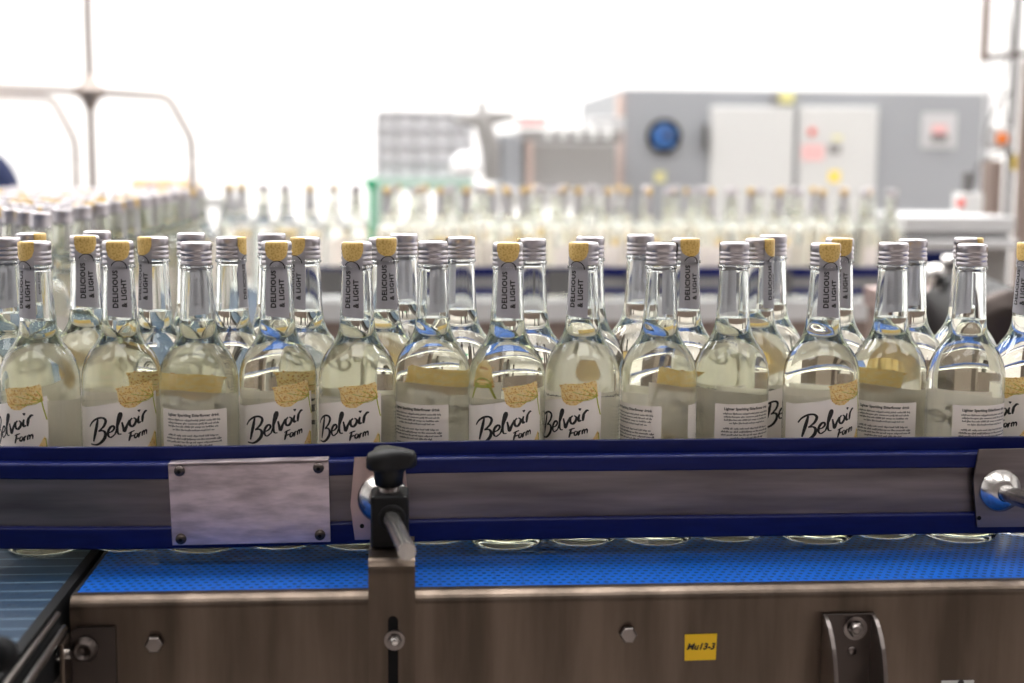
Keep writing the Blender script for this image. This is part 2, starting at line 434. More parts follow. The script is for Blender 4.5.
def make_back_label(parent):
    b = MB()
    def back(a, z, off):
        r = BR + off; t = a/BR
        return Vector((-r*math.sin(t), r*math.cos(t), z))*mm
    na = 24; a1 = 35.5; vs = []; fs = []
    for i in range(na+1):
        a = -a1 + 2*a1*i/na
        vs += [back(a, 24, .15), back(a, 142.5, .15)]
    for i in range(na): q = 2*i; fs.append((q, q+2, q+3, q+1))
    b.add(vs, fs, 0, True)
    bl = b.build('back_label', M['paper'], parent)
    t = MB()
    v, f = text_geo('Lighter Sparkling Elderflower drink', 3.7, 1.0, 0.0, 0.12)
    t.add([back(p.x, 136.4+p.y, .4) for p in v], f, 0)
    rnd = random.Random(11)
    z = 132.0
    for para in (4, 4, 5, 4, 4):
        for ln in range(para):
            half = rnd.uniform(25, 29) if ln < para-1 else rnd.uniform(15, 22)
            x = -half
            while x < half-2:
                w = rnd.uniform(2.0, 5.6)
                # small unreadable words: an x-height bar with ragged ascenders
                k = x
                while k < min(x+w, half):
                    h = rnd.choice((1.15, 1.15, 1.8))
                    g = rnd.uniform(.55, .8)
                    lo = -.5 if rnd.random() < .12 else 0
                    t.add([back(k, z+lo, .35), back(k+g, z+lo, .35), back(k+g, z+h, .35), back(k, z+h, .35)], [(0,1,2,3)], 1)
                    k += g + .3
                x += w + 1.1
            z -= 3.2
        z -= 2.4
    t.build('small_print', [M['ink'], M['ink_grey']], bl)
    return bl

def make_strip(parent, near=True):
    b = MB(); HA = R(42); zt, zb = 301.2, 228
    na, nz = 12, 30
    def P(t, z, off): r = rout(z)+off; return Vector((r*math.sin(t), -r*math.cos(t), z))*mm
    vs = []; fs = []; mi = []
    for i in range(na+1):
        k = i/na; t = HA*(2*k-1)
        for j in range(nz+1):
            z = zt + ((zb + 2.5*(1-k)) - zt)*j/nz
            vs.append(P(t, z, .45))
    for i in range(na):
        for j in range(nz):
            q = i*(nz+1)+j; fs.append((q, q+1, q+nz+2, q+nz+1))
    b.add(vs, fs, 0, True)
    st = b.build('neck_strip', M['strip'], parent)
    g = MB()       # ochre end: over the rim of the cap, then a half-round flower on the grey
    for i in range(12):
        k0, k1 = i/12, (i+1)/12
        def low(k): return 294.5 - 10.5*math.sqrt(max(0, 1-(2*k-1)**2))
        cols = []
        for k in (k0, k1):
            t = HA*1.02*(2*k-1)
            cols.append([Vector((12.8*math.sin(t), -12.8*math.cos(t), 303.1))*mm, Vector((14.9*math.sin(t), -14.9*math.cos(t), 302.6))*mm] + [P(t, 301.6+(low(k)-301.6)*j/5, .7) for j in range(6)])
        g.add(cols[0]+cols[1], [(j, j+1, j+9, j+8) for j in range(7)], 0, True)
    g.build('ochre_end', M['gold'], st)
    if near:
        t_ = MB()
        def put(txt, arc, zc, size):
            v, f = text_geo(txt, size, 1.1, 0, 0.26)
            t_.add([P((arc + (-p.y))/15.9, zc + p.x, .8) for p in v], f, 0)
        put('DELICIOUS', -1.2, 256.5, 6.9)
        put('& LIGHT', 6.8, 252.5, 6.9)
        a = []
        for i in range(13):
            t = PI*(0.0 + .9*i/12)
            a.append((8.2*math.cos(t)+.3, 276.5+8.0*math.sin(t)))
        vs = []
        for i, (x, z) in enumerate(a): vs += [P(x/15.5, z, .8), P((x*.88)/15.5, z-.7, .8)]
        t_.add(vs, [(2*i, 2*i+1, 2*i+3, 2*i+2) for i in range(12)], 0)
        t_.build('strip_lettering', M['ink'], st)
    return st

capprof = [(12.9, 280.4), (14.9, 280.2), (15.3, 281), (15.3, 283.2), (14.5, 284.2), (14.5, 284.8), (15.2, 285.8), (15.25, 287.8), (14.4, 288.8), (14.4, 289.6), (15.2, 290.6), (15.2, 292.4),
           (14.5, 293.4), (14.5, 294), (15.15, 295), (15.15, 299.4), (14.8, 301.2), (13.8, 302.4), (12, 302.7), (0, 302.9)]
def make_cap(parent, n):
    b = MB(); b.lathe(sc(capprof), n)
    if n > 60:      # knurled upper band
        k = 0
        vs = b.v
        for i in range(len(capprof)):
            if 294.5 < capprof[i][1] < 300:
                for j in range(n):
                    x, y, z = vs[i*n+j]; s_ = 1.0 if j % 2 else 0.975
                    vs[i*n+j] = (x*s_, y*s_, z)
    return b.build('screw_cap', M['alu'], parent)

def make_bottle():
    t = thing('bottle', 'tmp', 'bottle', (0,0,0))
    g = MB(); g.lathe(sc(outer), 72); g.lathe(sc(inner_dry), 72, flip=True)
    g.build('glass_body', M['glass'], t)
    l = MB(); l.lathe(sc(inner_wet), 72, mat=0); l.lathe(sc([(rF, FILL), (rF*.6, FILL-.5), (0, FILL-.6)]), 72, mat=1)
    l.build('drink', [M['liquid_side'], M['liquid_top']], t)
    make_cap(t, 96); make_strip(t); make_front_label(t); make_back_label(t)
    return t
def make_far_bottle():
    t = thing('bottle', 'tmp', 'bottle', (0,0,0))
    g = MB(); g.lathe(sc([(0, 3), (30, 0.5), (36.6, 1), (BR, 8), (BR, 150)] + SH[1:] + [(14.4, 280.5), (11.5, 280.5)]), 32)
    g.lathe(sc([(0, FILL), (13.6, FILL), (13.0, 250), (11.5, 280.5)]), 32, flip=True)
    g.build('glass_body', M['far_glass'], t)
    make_cap(t, 28); make_strip(t, False)
    b = MB(); sheet(b, A_L, A_R, 22, front_top, 0.3, 0, 16, 3); poly_sheet(b, head, .45, 1, 4)
    b.build('front_label', [M['paper'], M['flower']], t)
    return t
def copy_tree(o, parent=None):
    c = o.copy(); COL.objects.link(c)
    if parent: c.parent = parent
    for ch in list(o.children): copy_tree(ch, c)
    return c
proto = make_bottle(); farproto = make_far_bottle()
used = {id(proto): False, id(farproto): False}
def place(pr, x, y, rot, label, group, key):
    if not used[key]: o = pr; used[key] = True
    else: o = copy_tree(pr)
    o.location = (x, y, BZ + 0.0005); o.rotation_euler = (0, 0, rot)
    tag(o, label, 'bottle', group); return o
def face_cam(x, y): return math.atan2(CAM.x-x, -(CAM.y-y))

F, B_ = 'front label', 'back label'
# px of the cap, row, turn of the front label (deg) seen from the camera, label
near = [
 (38, 0, -47, 'leftmost front-row bottle, label and neck strip turned left'),
 (117.5, 0, 0, 'front-row bottle, label square on, left of the bolted plate'),
 (198, 0, 169, 'front-row bottle showing small-print back label above the left half of the bolted plate'),
 (276, 0, 0, 'front-row bottle, label square on, above the right half of the bolted plate'),
 (357, 0, -20, 'front-row bottle, label turned slightly left, just left of the black clamp knob'),
 (433, 0, 151, 'front-row bottle with small-print back label, just right of the black clamp knob'),
 (508, 0, 2, 'left one of two neighbouring front-label bottles in the front row, mid picture'),
 (582.5, 0, -26, 'right one of two neighbouring front-label bottles mid picture, strip turned left'),
 (661, 0, 132, 'front-row bottle whose back label hugs its left edge, clear on the right'),
 (735.5, 0, 210, 'front-row bottle above the yellow sticker, back label at its right half'),
 (823.5, 0, 20, 'front-row bottle with front label above the channel bracket, right of centre'),
 (896, 0, 175, 'front-row bottle, small-print back label centred, right of the channel bracket'),
 (968, 0, 216, 'front-row bottle, back label turned right, beside the steel cone at the right'),
 (1038, 0, -45, 'bottle cut off by the right edge of the picture, label turned left'),
 (9, 1, 180, 'bare-capped second-row bottle cut by the left edge of the picture'),
 (79, 1, 3, 'second-row bottle, readable strip, between the two leftmost front-row bottles'),
 (152, 1, -50, 'second-row bottle, strip at left side of neck, above the left end of the bolted plate'),
 (230, 1, 68, 'second-row bottle, ochre strip at right edge of neck, above the bolted plate'),
 (305, 1, -45, 'second-row bottle, strip at left of neck, above the right end of the bolted plate'),
 (383, 1, 17, 'second-row bottle with readable grey strip directly behind the black clamp knob'),
 (461.5, 1, -115, 'bare-fronted second-row bottle, first one right of the black clamp knob'),
 (533, 1, -100, 'clear-necked second-row bottle between the two neighbouring front-label bottles mid picture'),
 (592, 1, 180, 'second-row bottle nearly hidden behind the mid picture bottle with strip turned left'),
 (687, 1, 22, 'second-row bottle with readable grey strip, upper left of the yellow sticker'),
 (760, 1, 62, 'second-row bottle, ochre at right of cap, middle of three bunched necks'),
 (844, 1, 12, 'second-row bottle, strip half hidden, above the channel bracket'),
 (914, 1, 180, 'bare-capped second-row bottle just right of the centred back-label bottle'),
 (979, 1, 80, 'second-row bottle with ochre right cap rim, above the steel cone at the right'),
 (31, 2, 55, 'third-row bottle with ochre on its cap, behind the leftmost front bottle'),
 (87, 2, 150, 'third-row bottle peeking out right of the leftmost readable second-row strip'),
 (189, 2, 180, 'third-row bottle with bare cap, behind the bottle over the left half of the bolted plate'),
 (271, 2, 180, 'third-row bottle behind the front-label bottle over the right half of the bolted plate'),
 (404, 2, 180, 'third-row bottle with bare cap, behind and right of the clamp knob'),
 (642, 2, 180, 'third-row bottle, bare cap, upper left of the bottle whose label hugs its left edge'),
 (774, 2, 180, 'third-row bottle, bare cap, rightmost of the three bunched necks'),
]
rowY = [0.0, 0.068, 0.136]
pos = []
for px, r_, a, l in near:
    p = atY(px, 250, rowY[r_]); pos.append([p.x, rowY[r_] + random.uniform(-.001, .001), p.x, r_])
D = 2*BR*mm + 0.0006
for it in range(900):
    for i in range(len(pos)):
        for j in range(i+1, len(pos)):
            dx = pos[j][0]-pos[i][0]; dy = pos[j][1]-pos[i][1]; d = math.hypot(dx, dy)
            if d < D:
                same = pos[i][3] == pos[j][3]
                if same and abs(dy) < 0.003: pos[j][1] += .003*(1 if j % 2 else -1)
                wi, wj = (0.5, 0.5) if same else ((0.2, 0.8) if pos[i][3] < pos[j][3] else (0.8, 0.2))
                g = (D-d)/d; kx = 0.35 if it < 700 else 1.0
                pos[i][0] -= dx*g*wi*kx; pos[j][0] += dx*g*wj*kx
                pos[i][1] -= dy*g*wi; pos[j][1] += dy*g*wj
    for p in pos:
        if it < 700: p[0] += (p[2]-p[0])*0.04
        lo, hi = ((-0.011, .012), (.045, .1), (.11, .2))[p[3]]
        p[1] = min(max(p[1], lo), hi)
for (px, r_, a, l), p in zip(near, pos):
    place(proto, p[0], p[1], face_cam(p[0], p[1]) + R(a), l,
          ['bottles in the front row behind the rail', 'bottles in the second row', 'bottles in the third row'][r_], id(proto))
_md = min(math.hypot(a[0]-b_[0], a[1]-b_[1]) for i, a in enumerate(pos) for b_ in pos[:i])
print('MIND', _md, D)
print('MAXDEV', max(abs(p[0]-p[2]) for p in pos), [round(p[1], 3) for p in pos])

# far conveyor bottles
farx = [388, 415, 441.7, 466.7, 489, 508, 524.6, 538, 557, 579, 606, 626, 647, 669, 690, 709, 732, 752, 777, 798, 822, 845, 866, 891.5]
dimx = [140, 153, 172, 185, 198, 229, 242, 263, 285, 310, 333, 356]
FY = 2.53
placed = []
for lst, base, lb, gr in ((farx, FY, 'blurred clear bottle in the long row before the grey cabinet and crates', 'bottles on the far conveyor'),
                          (dimx, FY+.25, 'very pale blurred bottle at the left of the far conveyor', 'pale bottles at the left of the far conveyor')):
    for i, px in enumerate(lst):
        for k in range(8):
            Y = base + .02*k*(1 if k else 0) + .0; p = atY(px, 190, Y)
            if all(math.hypot(p.x-q[0], Y-q[1]) > D for q in placed): break
        placed.append((p.x, Y))
        place(farproto, p.x, Y, random.uniform(-PI, PI) if i % 3 else random.uniform(-.5, .5), lb, gr, id(farproto))
# a second rank behind, seen between the first
for i in range(18):
    p = atY(395 + i*28, 190, FY+.30)
    if all(math.hypot(p.x-q[0], FY+.30-q[1]) > D for q in placed):
        placed.append((p.x, FY+.30))
        place(farproto, p.x, FY+.30, random.uniform(-PI, PI), 'blurred clear bottle in the long row before the grey cabinet and crates', 'bottles on the far conveyor', id(farproto))
# crowd on the transfer conveyor at the left
e0 = atZ(2, 212, BZ+.303); 
X1 = e0.x
rows = 0; Y = e0.y; cnt = 0
while Y < 2.35:
    off = 0 if rows % 2 == 0 else 0.5*D
    k = 0
    while True:
        x = X1 + .055 - off - k*D*1.003; k += 1
        # left frame edge at this depth
        if x < atY(-14, 200, Y).x: break
        if k > 30: break
        if all(math.hypot(x-q[0], Y-q[1]) > D*.995 for q in placed):
            placed.append((x, Y)); cnt += 1
            place(farproto, x, Y, face_cam(x, Y) + (random.uniform(-.5, .5) if random.random() < .22 else PI + random.uniform(-1.9, 1.9)),
                  'blurred bottle packed in the crowd on the left transfer conveyor', 'bottles crowded on the left conveyor', id(farproto))
    Y += D*.868*1.003; rows += 1
print('CROWD', cnt, 'X1', X1)

# ------------------------------------------------------------------ front conveyor
XE = atZ(98, 556, BZ).x + .002          # left end of the blue belt
XRt = 1.25
cv = thing('conveyor', 'stainless steel conveyor with a blue perforated belt carrying the bottles in front', 'conveyor', (0.3, 0.15, 0))
PY = atZ(600, 587, BZ).y         # front edge of the belt
b = MB(); b.box(XE+.004, XRt, PY, 0.30, BZ-.012, BZ)
b.build('belt', M['belt'], cv, bevel=.001)
# side panel with a rolled top edge
XP = atZ(71, 600, BZ).x
pf = PY - .020
b = MB()
prof = [(pf, BZ-.34)] + [(pf + .013*(1-math.cos(t)), BZ-.007 + .010*math.sin(t)) for t in [PI/2*i/6 for i in range(7)]] + [(PY-.001, BZ+.003), (PY-.001, BZ-.004), (pf+.009, BZ-.004), (pf+.004, BZ-.012), (pf+.004, BZ-.34)]
n = len(prof)
vs = [(XP, y, z) for y, z in prof] + [(XRt, y, z) for y, z in prof]
b.add(vs, [(i, i+n, (i+1) % n+n, (i+1) % n) for i in range(n)] + [tuple(range(n)), tuple(range(2*n-1, n-1, -1))])
b.build('side_panel', M['steel'], cv)
MB().box(XP, XRt, .305, .31, BZ-.34, BZ+.002).build('rear_panel', M['steel'], cv)
MB().box(XE, XE+.003, PY, .30, BZ-.04, BZ-.001).build('end_strip', M['black'], cv)
b = MB().box(XP+.02, XRt, PY+.03, .28, BZ-.10, BZ-.09); b.build('belt_bed', M['dark_steel'], cv)
for x in (XP+.15, XRt-.1):
    for y in (PY+.02, .27):
        b = MB().box(x-.03, x+.03, y-.02, y+.02, 0, BZ-.10); b.build('leg', M['dark_steel'], cv, bevel=.003)
def hexbolt(px, py, r, parent, Y=None, washer=True, mat='bolt', lbl=None, depth=.008):
    Yp = pf if Y is None else Y
    p = atY(px, py, Yp); b = MB()
    if washer: b.lathe([(0, 0), (r*1.45, 0), (r*1.45, .0018), (r, .0018)], 32, p, (0,-1,0), smooth=False)
    b.lathe([(r, .0015), (r, depth*.8), (r*.85, depth), (0, depth)], 6, p, (0,-1,0), smooth=False)
    o = b.build('bolt', M[mat], parent); return o
hexbolt(627.5, 633, .0078, cv, washer=False)
hexbolt(155, 642.5, .0078, cv, washer=False)

# sticker
def rect_on(name, x0, y0, x1, y1, Y, mat, th=.0006):
    a = atY(x0, y1, Y); c = atY(x1, y0, Y)
    return MB().box(a.x, c.x, Y-th, Y, a.z, c.z), a, c
P_ = [atY(684.5, 660.5, pf-.0004), atY(715.5, 659.5, pf-.0004), atY(717, 633.5, pf-.0004), atY(684.8, 634.5, pf-.0004)]
o_ = P_[0]
b = MB().prism([((p-o_).x, (p-o_).z) for p in P_], o_, (1,0,0), (0,0,1), (0,-.0006,0))
st = b.build('sticker', M['yellow_tag']); tag(st, 'small yellow sticker hand-marked in black on the steel side panel', 'sticker')
v, f = text_geo('Mu13-3', .0084, 1.0, .3, .0003)
c_ = atY(700.5, 649.5, pf-.0013)
b = MB().add([(c_.x+p.x*.98, c_.y, c_.z+p.y) for p in v], f); b.build('handwriting', M['ink'], st)
# small white label at the bottom edge
a = atY(941, 690, pf-.0004); c = atY(974, 680, pf-.0004)
sl = MB().box(a.x, c.x, pf-.001, pf-.0003, a.z-.01, c.z).build('sticker', M['white_paint']); tag(sl, 'pale grey printed sticker cut off by the bottom edge at the right', 'sticker')
h = atY(961, 683, pf-.0014); MB().lathe([(0,0),(.003,0),(.003,.0003)], 16, h, (0,1,0)).build('printed_dot', M['ink'], sl)

# guide rail (front)
def fy(x):
    if x > 0.0: return -.002*0
    if x > -.34: k = -x/.34; return -.017*(k*k*(3-2*k))
    k = (-x-.34)/.30; return -.017 + .030*k*k
RY = -.0540
xs = [XRt - i*.03 for i in range(int((XRt+.85)/.03)+1)][::-1]
path = [(x, RY + fy(x)) for x in xs]
gr = thing('guide_rail', 'navy plastic guide rail with a steel strip holding back the front row of bottles', 'guide rail', (0.2, RY, BZ))
def zf(py, dY=-.014): # height of a pixel row on the rail's front face at x=512
    return atY(512, py, RY+dY).z
zt, z1, z2, z3, z4 = atY(512, 440.5, RY).z, zf(456), zf(470.5), zf(518.5), zf(539)
MB().sweep(path, [(0.003, zt), (-.003, zt), (-.003, z1-.004), (.003, z1-.004)]).build('backing_strip', M['navy'], gr, bevel=.0008)
MB().sweep(path, [(0.0, z1), (-.016, z1), (-.018, z1-.002), (-.018, z2), (-.016, z2-.001), (0.0, z2-.001)]).build('upper_profile', M['navy'], gr, bevel=.001)
MB().sweep(path, [(-.002, z2+.002), (-.012, z2+.002), (-.012, z3-.002), (-.002, z3-.002)]).build('steel_strip', M['steel_strip'], gr)
MB().sweep(path, [(0.0, z3+.001), (-.016, z3+.001), (-.018, z3-.001), (-.018, z4+.001), (-.016, z4), (0.0, z4)]).build('lower_profile', M['navy'], gr, bevel=.001)
# rear guide rail of the same kind
g2 = thing('guide_rail', 'slim pair of steel guide rods glimpsed through the glass behind the third row', 'guide rail', (0.2, .285, BZ))
for z in (.045, .100): MB().tube([(XE, .285, BZ+z), (XRt-.01, .285, BZ+z)], .005, 14).build('guide_rod', M['chrome'], g2)
for x in (-.3, .3, .9): MB().box(x-.008, x+.008, .291, .303, BZ-.03, BZ+.11).build('support_arm', M['bolt'], g2)

# bolted plate
yp = RY - .018 + fy(-.26) - .0015
a = atY(173, 545, yp); c = atY(330, 460.5, yp)
pl = thing('cover_plate', 'scratched blank steel plate fixed by four dome screws over the guide rail', 'plate', (a.x, yp, BZ))
q = [atY(173, 544.5, yp), atY(330.5, 541, yp), atY(328.5, 460, yp), atY(168.5, 464, yp)]
q = [(p.x, p.z) for p in q]
b = MB().prism([(x, z) for x, z in q], (0, yp, 0), (1,0,0), (0,0,1), (0,-.0028,0))
b.build('plate', M['plate'], pl, bevel=.0006)
b = MB().prism([(q[3][0], q[3][1]-.0018), (q[2][0], q[2][1]-.0018), (q[2][0], q[2][1]+.0008), (q[3][0], q[3][1]+.0008)], (0, yp-.0028, 0), (1,0,0), (0,0,1), (0,.016,0))
b.build('top_fold', M['plate'], pl, bevel=.0006)
for px, py in ((179.5, 471), (318.5, 468), (181, 539), (320, 535)):
    p = atY(px, py, yp-.0028)
    s = MB().lathe([(.0052, 0), (.005, .0015), (.004, .0030), (.0022, .0039), (0, .0042)], 24, p, (0,-1,0)).build('screw', M['dark_steel'], pl)
    MB().lathe([(.0019, .0), (.0019, .0003), (0, .0003)], 6, p + Vector((0,-.0041,0)), (0,-1,0), smooth=False).build('socket', M['rubber'], s)

# mounting plates with steel cones and rods
def mount(px_poly, cone_c, rc, label, rod_to=None, rod_r=.0075, conem='chrome'):
    Yp = RY - .0185 + fy(atY(cone_c[0], cone_c[1], RY).x)
    pts = [atY(x, y, Yp) for x, y in px_poly]
    t = thing('rail_mount', label, 'rail mount', (pts[0].x, Yp, pts[0].z))
    MB().prism([(p.x, p.z) for p in pts], (0, Yp, 0), (1,0,0), (0,0,1), (0,-.003,0)).build('mounting_plate', M['tan_plate'] if conem == 'chrome' and rc < .03 and cone_c[0] < 500 else M['steel_strip'], t, bevel=.0008)
    c = atY(*cone_c, Yp-.003)
    MB().lathe([(rc, 0), (rc, .002), (rc*.93, .0035), (rc*.62, .011), (rc*.40, .0135), (rc*.34, .0135), (rc*.34, .016), (0, .016)], 48, c, (0,-1,0)).build('cone', M['chrome'], t)
    MB().lathe([(rc*.36, .0135), (rc*.40, .0155), (rc*.36, .0175), (0, .0175)], 32, c, (0,-1,0)).build('seal_ring', M['rubber'], t)
    MB().lathe([(.0016, 0), (.0022, 0), (.0022, .0005), (0, .0005)], 12, atY(cone_c[0]-21, cone_c[1]+28, Yp-.003), (0,-1,0)).build('rivet', M['rubber'], t)
    MB().tube([c + Vector((0,-.01,0)), rod_to], rod_r, 24).build('rod', M['chrome'], t)
    return t, c
# centre
KY = PY - .030      # clamp axis depth
yc0_ = atZ(391, 549.5, atY(392, 560, pf-.004).z).y
_c = atY(383, 498, RY-.02); _h = atY(392, 518, yc0_)
rod_end = _c + (_h-_c)*((KY-.085-_c.y)/(_h.y-_c.y))
mount([(355, 539), (350.5, 505), (354.5, 457), (404, 456), (409, 505), (406, 538)], (383, 498), .0245, 'steel cone and rod mount on the guide rail behind the black clamp', rod_end, .0075)
mount([(976, 526.5), (972.5, 480), (978, 449), (1045, 448), (1040, 480), (1036, 526)], (1000, 490), .0215, 'steel cone and rod mount on the guide rail at the right edge', atY(1060, 513, -.21), .0082)
# clamp block on its bracket
bx = atY(392, 640, pf).x
zt_ = atY(392, 560, pf-.004).z
yc0 = atZ(391, 549.5, zt_).y; yc1 = yc0 + .040
br = thing('support_bracket', 'upright steel bracket with a slotted foot bolted to the side panel under the black clamp', 'bracket', (bx, pf-.004, zt_))
w = .0205
prof = [(pf-.0055, BZ-.30), (pf-.0055, zt_-.012)] + [(pf-.0055 + .012*(1-math.cos(t)), zt_-.012+.012*math.sin(t)) for t in [PI/2*i/6 for i in range(1, 7)]] + [(yc1+.004, zt_), (yc1+.004, zt_-.004), (pf+.007, zt_-.004), (pf-.0008, zt_-.012), (pf-.0008, BZ-.30)]
n = len(prof); xl, xr_ = bx-w, bx+w
b = MB(); vs = [(xl, y, z) for y, z in prof] + [(xr_, y, z) for y, z in prof]
b.add(vs, [tuple(range(n)), tuple(range(2*n-1, n-1, -1))]); b.add(vs, [(i, (i+1) % n, (i+1) % n+n, i+n) for i in range(n)], 0)
b.build('strap', M['steel'], br)
s0 = atY(393, 621, pf-.006); s1 = atY(394, 700, pf-.006)
b = MB(); pts = [(.0045*math.cos(t), .0045*math.sin(t)) for t in [PI*i/8 for i in range(9)]] + [(-.0045, s1.z-s0.z), (.0045, s1.z-s0.z)]
b.prism(pts, s0 + Vector((0,.0004,0)), (1,0,0), (0,0,1), (0,.0004,0)); b.build('slot', M['rubber'], br)
bo = hexbolt(394.5, 640, .0062, br, Y=pf-.0056, depth=.006)
MB().lathe([(.0035, 0), (.0035, .005), (.0028, .0058), (0, .0058)], 20, atY(394.5, 640, pf-.0110), (0,-1,0)).build('stud', M['chrome'], bo)
cl = thing('clamp', 'black plastic rod clamp with a three-lobed knob on the steel bracket', 'clamp', (bx, KY, zt_))
kx0, kx1 = atY(370.5, 515, yc0).x, atY(409, 515, yc0).x
kz = atY(391, 496, yc0).z
b = MB().box(kx0, kx1, yc0, yc1, zt_+.0003, kz); b.build('clamp_body', M['black'], cl, bevel=.0035)
hc = atY(392, 518, yc0)
print('RODEND', rod_end, yc0, pf)
MB().lathe([(.0125, 0), (.0125, .0015), (.0112, .0025), (.0090, .0025), (.0085, .0005)], 40, hc, (0,-1,0)).build('boss', M['black'], cl)
kc = Vector(((kx0+kx1)/2 - .001, (yc0+yc1)/2, kz))
MB().lathe([(.0095, 0), (.0095, .006), (0, .006)], 32, kc).build('collar', M['bolt'], cl)
# knob: tapered hub and a lobed head
b = MB(); N = 72; vs = []; fs = []
kprof = [(.0105, .005, 0), (.0125, .006, 0), (.0138, .018, .0), (.0150, .0215, .35), (.0165, .0225, .8), (.0172, .0250, 1), (.0172, .033, 1), (.0160, .0372, .95), (.0120, .0394, .7), (.006, .0400, .2), (0, .0400, 0)]
for r_, z, k in kprof:
    for j in range(N):
        t = 2*PI*j/N; lob = 1 + k*.62*(0.5+0.5*math.cos(3*(t - R(-12))))**1.4 - .10*k
        vs.append((kc.x + r_*lob*math.cos(t), kc.y + r_*lob*math.sin(t), kc.z + z))
for i in range(len(kprof)-1):
    for j in range(N):
        q_ = (j+1) % N; fs.append((i*N+j, i*N+q_, (i+1)*N+q_, (i+1)*N+j))
b.add(vs, fs, 0, True); b.build('knob', M['black'], cl)

# channel bracket at the right
pA, pB = atY(822, 613, pf), atY(874, 613, pf)
ch = thing('channel_bracket', 'steel U-shaped leg bracket with two curved flanges bolted to the side panel', 'bracket', (pA.x, pf, pA.z))
MB().box(pA.x, pB.x, pf-.004, pf-.0003, BZ-.30, pA.z).build('base', M['dark_steel'], ch, bevel=.001)
def flange(x):
    pts = [(0, BZ-.30), (0, pA.z)] + [(-.004 - .042*math.sin(PI/2*k/8), pA.z - .001 - .070*(k/8)**1.7) for k in range(0, 9)] + [(-.049, BZ-.30)]
    MB().prism([(y, z) for y, z in pts], (x, pf, 0), (0,1,0), (0,0,1), (.0035,0,0)).build('flange', M['bolt'], ch, bevel=.0008)
flange(pA.x); flange(pB.x-.0035)
bo = hexbolt(855, 628, .0075, ch, Y=pf-.004, depth=.007)
MB().lathe([(.0042, 0), (.0042, .006), (.003, .007), (0, .007)], 20, atY(855, 628, pf-.011), (0,-1,0)).build('stud', M['bolt'], bo)
MB().lathe([(.004, 0), (.004, .0006), (0, .0006)], 20, atY(852, 651, pf-.004), (0,-1,0)).build('rivet', M['bolt'], ch)

# left corner bracket with bolt
pA = atY(69, 628, pf-.004); pB = atY(117, 690, pf-.004)
cb = thing('corner_bracket', 'dark steel corner bracket with a bolt at the left end of the side panel', 'bracket', (pA.x, pf, pA.z))
b = MB().prism([(pA.x, pB.z), (pB.x, pB.z), (pB.x, pA.z), (pA.x+.006, pA.z), (pA.x, pA.z-.006)], (0, pf-.0003, 0), (1,0,0), (0,0,1), (0,-.004,0)); b.build('bracket_plate', M['dark_steel'], cb, bevel=.001)
MB().box(pA.x-.003, pA.x+.001, pf-.030, pf-.0003, pB.z, pA.z-.006).build('lip', M['steel'], cb, bevel=.001)
p = atY(85, 649, pf-.0043)
MB().lathe([(.0115, 0), (.0115, .003), (.0085, .004), (.0085, .010), (.0060, .010), (.0050, .004), (0, .004)], 32, p, (0,-1,0)).build('socket_bolt', M['dark_steel'], cb)
p = atY(66, 655, pf-.02)
MB().tube([p + Vector((-.016,0,-.002)), p + Vector((.004,0,.001))], .0045, 16).build('pin', M['chrome'], cb)

# transfer conveyor at the left (runs away from the camera)
tz = BZ - .001
xs1 = atZ(94, 556, tz).x         # right edge of the slate belt
tc = thing('conveyor', 'transfer conveyor with a slate blue slatted belt running away at the left', 'conveyor', (xs1-.4, 1.0, 0))
bw0 = xs1 - 1.25
ys0 = -.62
MB().box(bw0, xs1-.006, ys0, 3.3, tz-.012, tz).build('belt', M['belt_grey'], tc)
MB().box(xs1-.006, xs1+.003, ys0, 3.3, tz-.06, tz+.002).build('edge_strip', M['rubber'], tc)
MB().box(bw0, xs1-.02, ys0+.02, 3.28, tz-.20, tz-.02).build('frame', M['dark_steel'], tc)
for x in (bw0+.06, xs1-.1):
    for y in (ys0+.1, 3.1): MB().box(x-.03, x+.03, y-.03, y+.03, 0, tz-.2).build('leg', M['dark_steel'], tc)
# bars beside it
def bar(name, a, b_, r_, mat, lbl):
    o = MB().tube([a, b_], r_, 16).build(name, M[mat]); tag(o, lbl, 'rod'); return o
zb = BZ - .022
bar('steel_rod', atZ(63, 629, zb), atZ(14, 700, zb), .0042, 'chrome', 'short steel rod running beside the slate belt, next to the corner bracket')
bar('steel_rod', atZ(58, 614, BZ-.004), atZ(0, 692, BZ-.004), .0022, 'bolt', 'thin dark steel rod along the black edge of the slate belt')
p = atZ(12, 668, BZ-.02)
MB().tube([atZ(22, 664, BZ-.03), atZ(-8, 700, BZ-.03)], .012, 20).build('steel_tube', M['pale_metal']); tag(bpy.data.objects['steel_tube'], 'thick pale steel tube end in the bottom left corner', 'tube')
MB().lathe([(0,-.014),(.009,-.013),(.013,-.008),(.014,0),(.013,.008),(.009,.013),(0,.014)], 24, atZ(-2, 655, BZ+.02), (0,-1,.3)).build('rubber_foot', M['rubber']); tag(bpy.data.objects['rubber_foot'], 'blurred black rubber foot above the pale tube at the left edge', 'rubber foot')

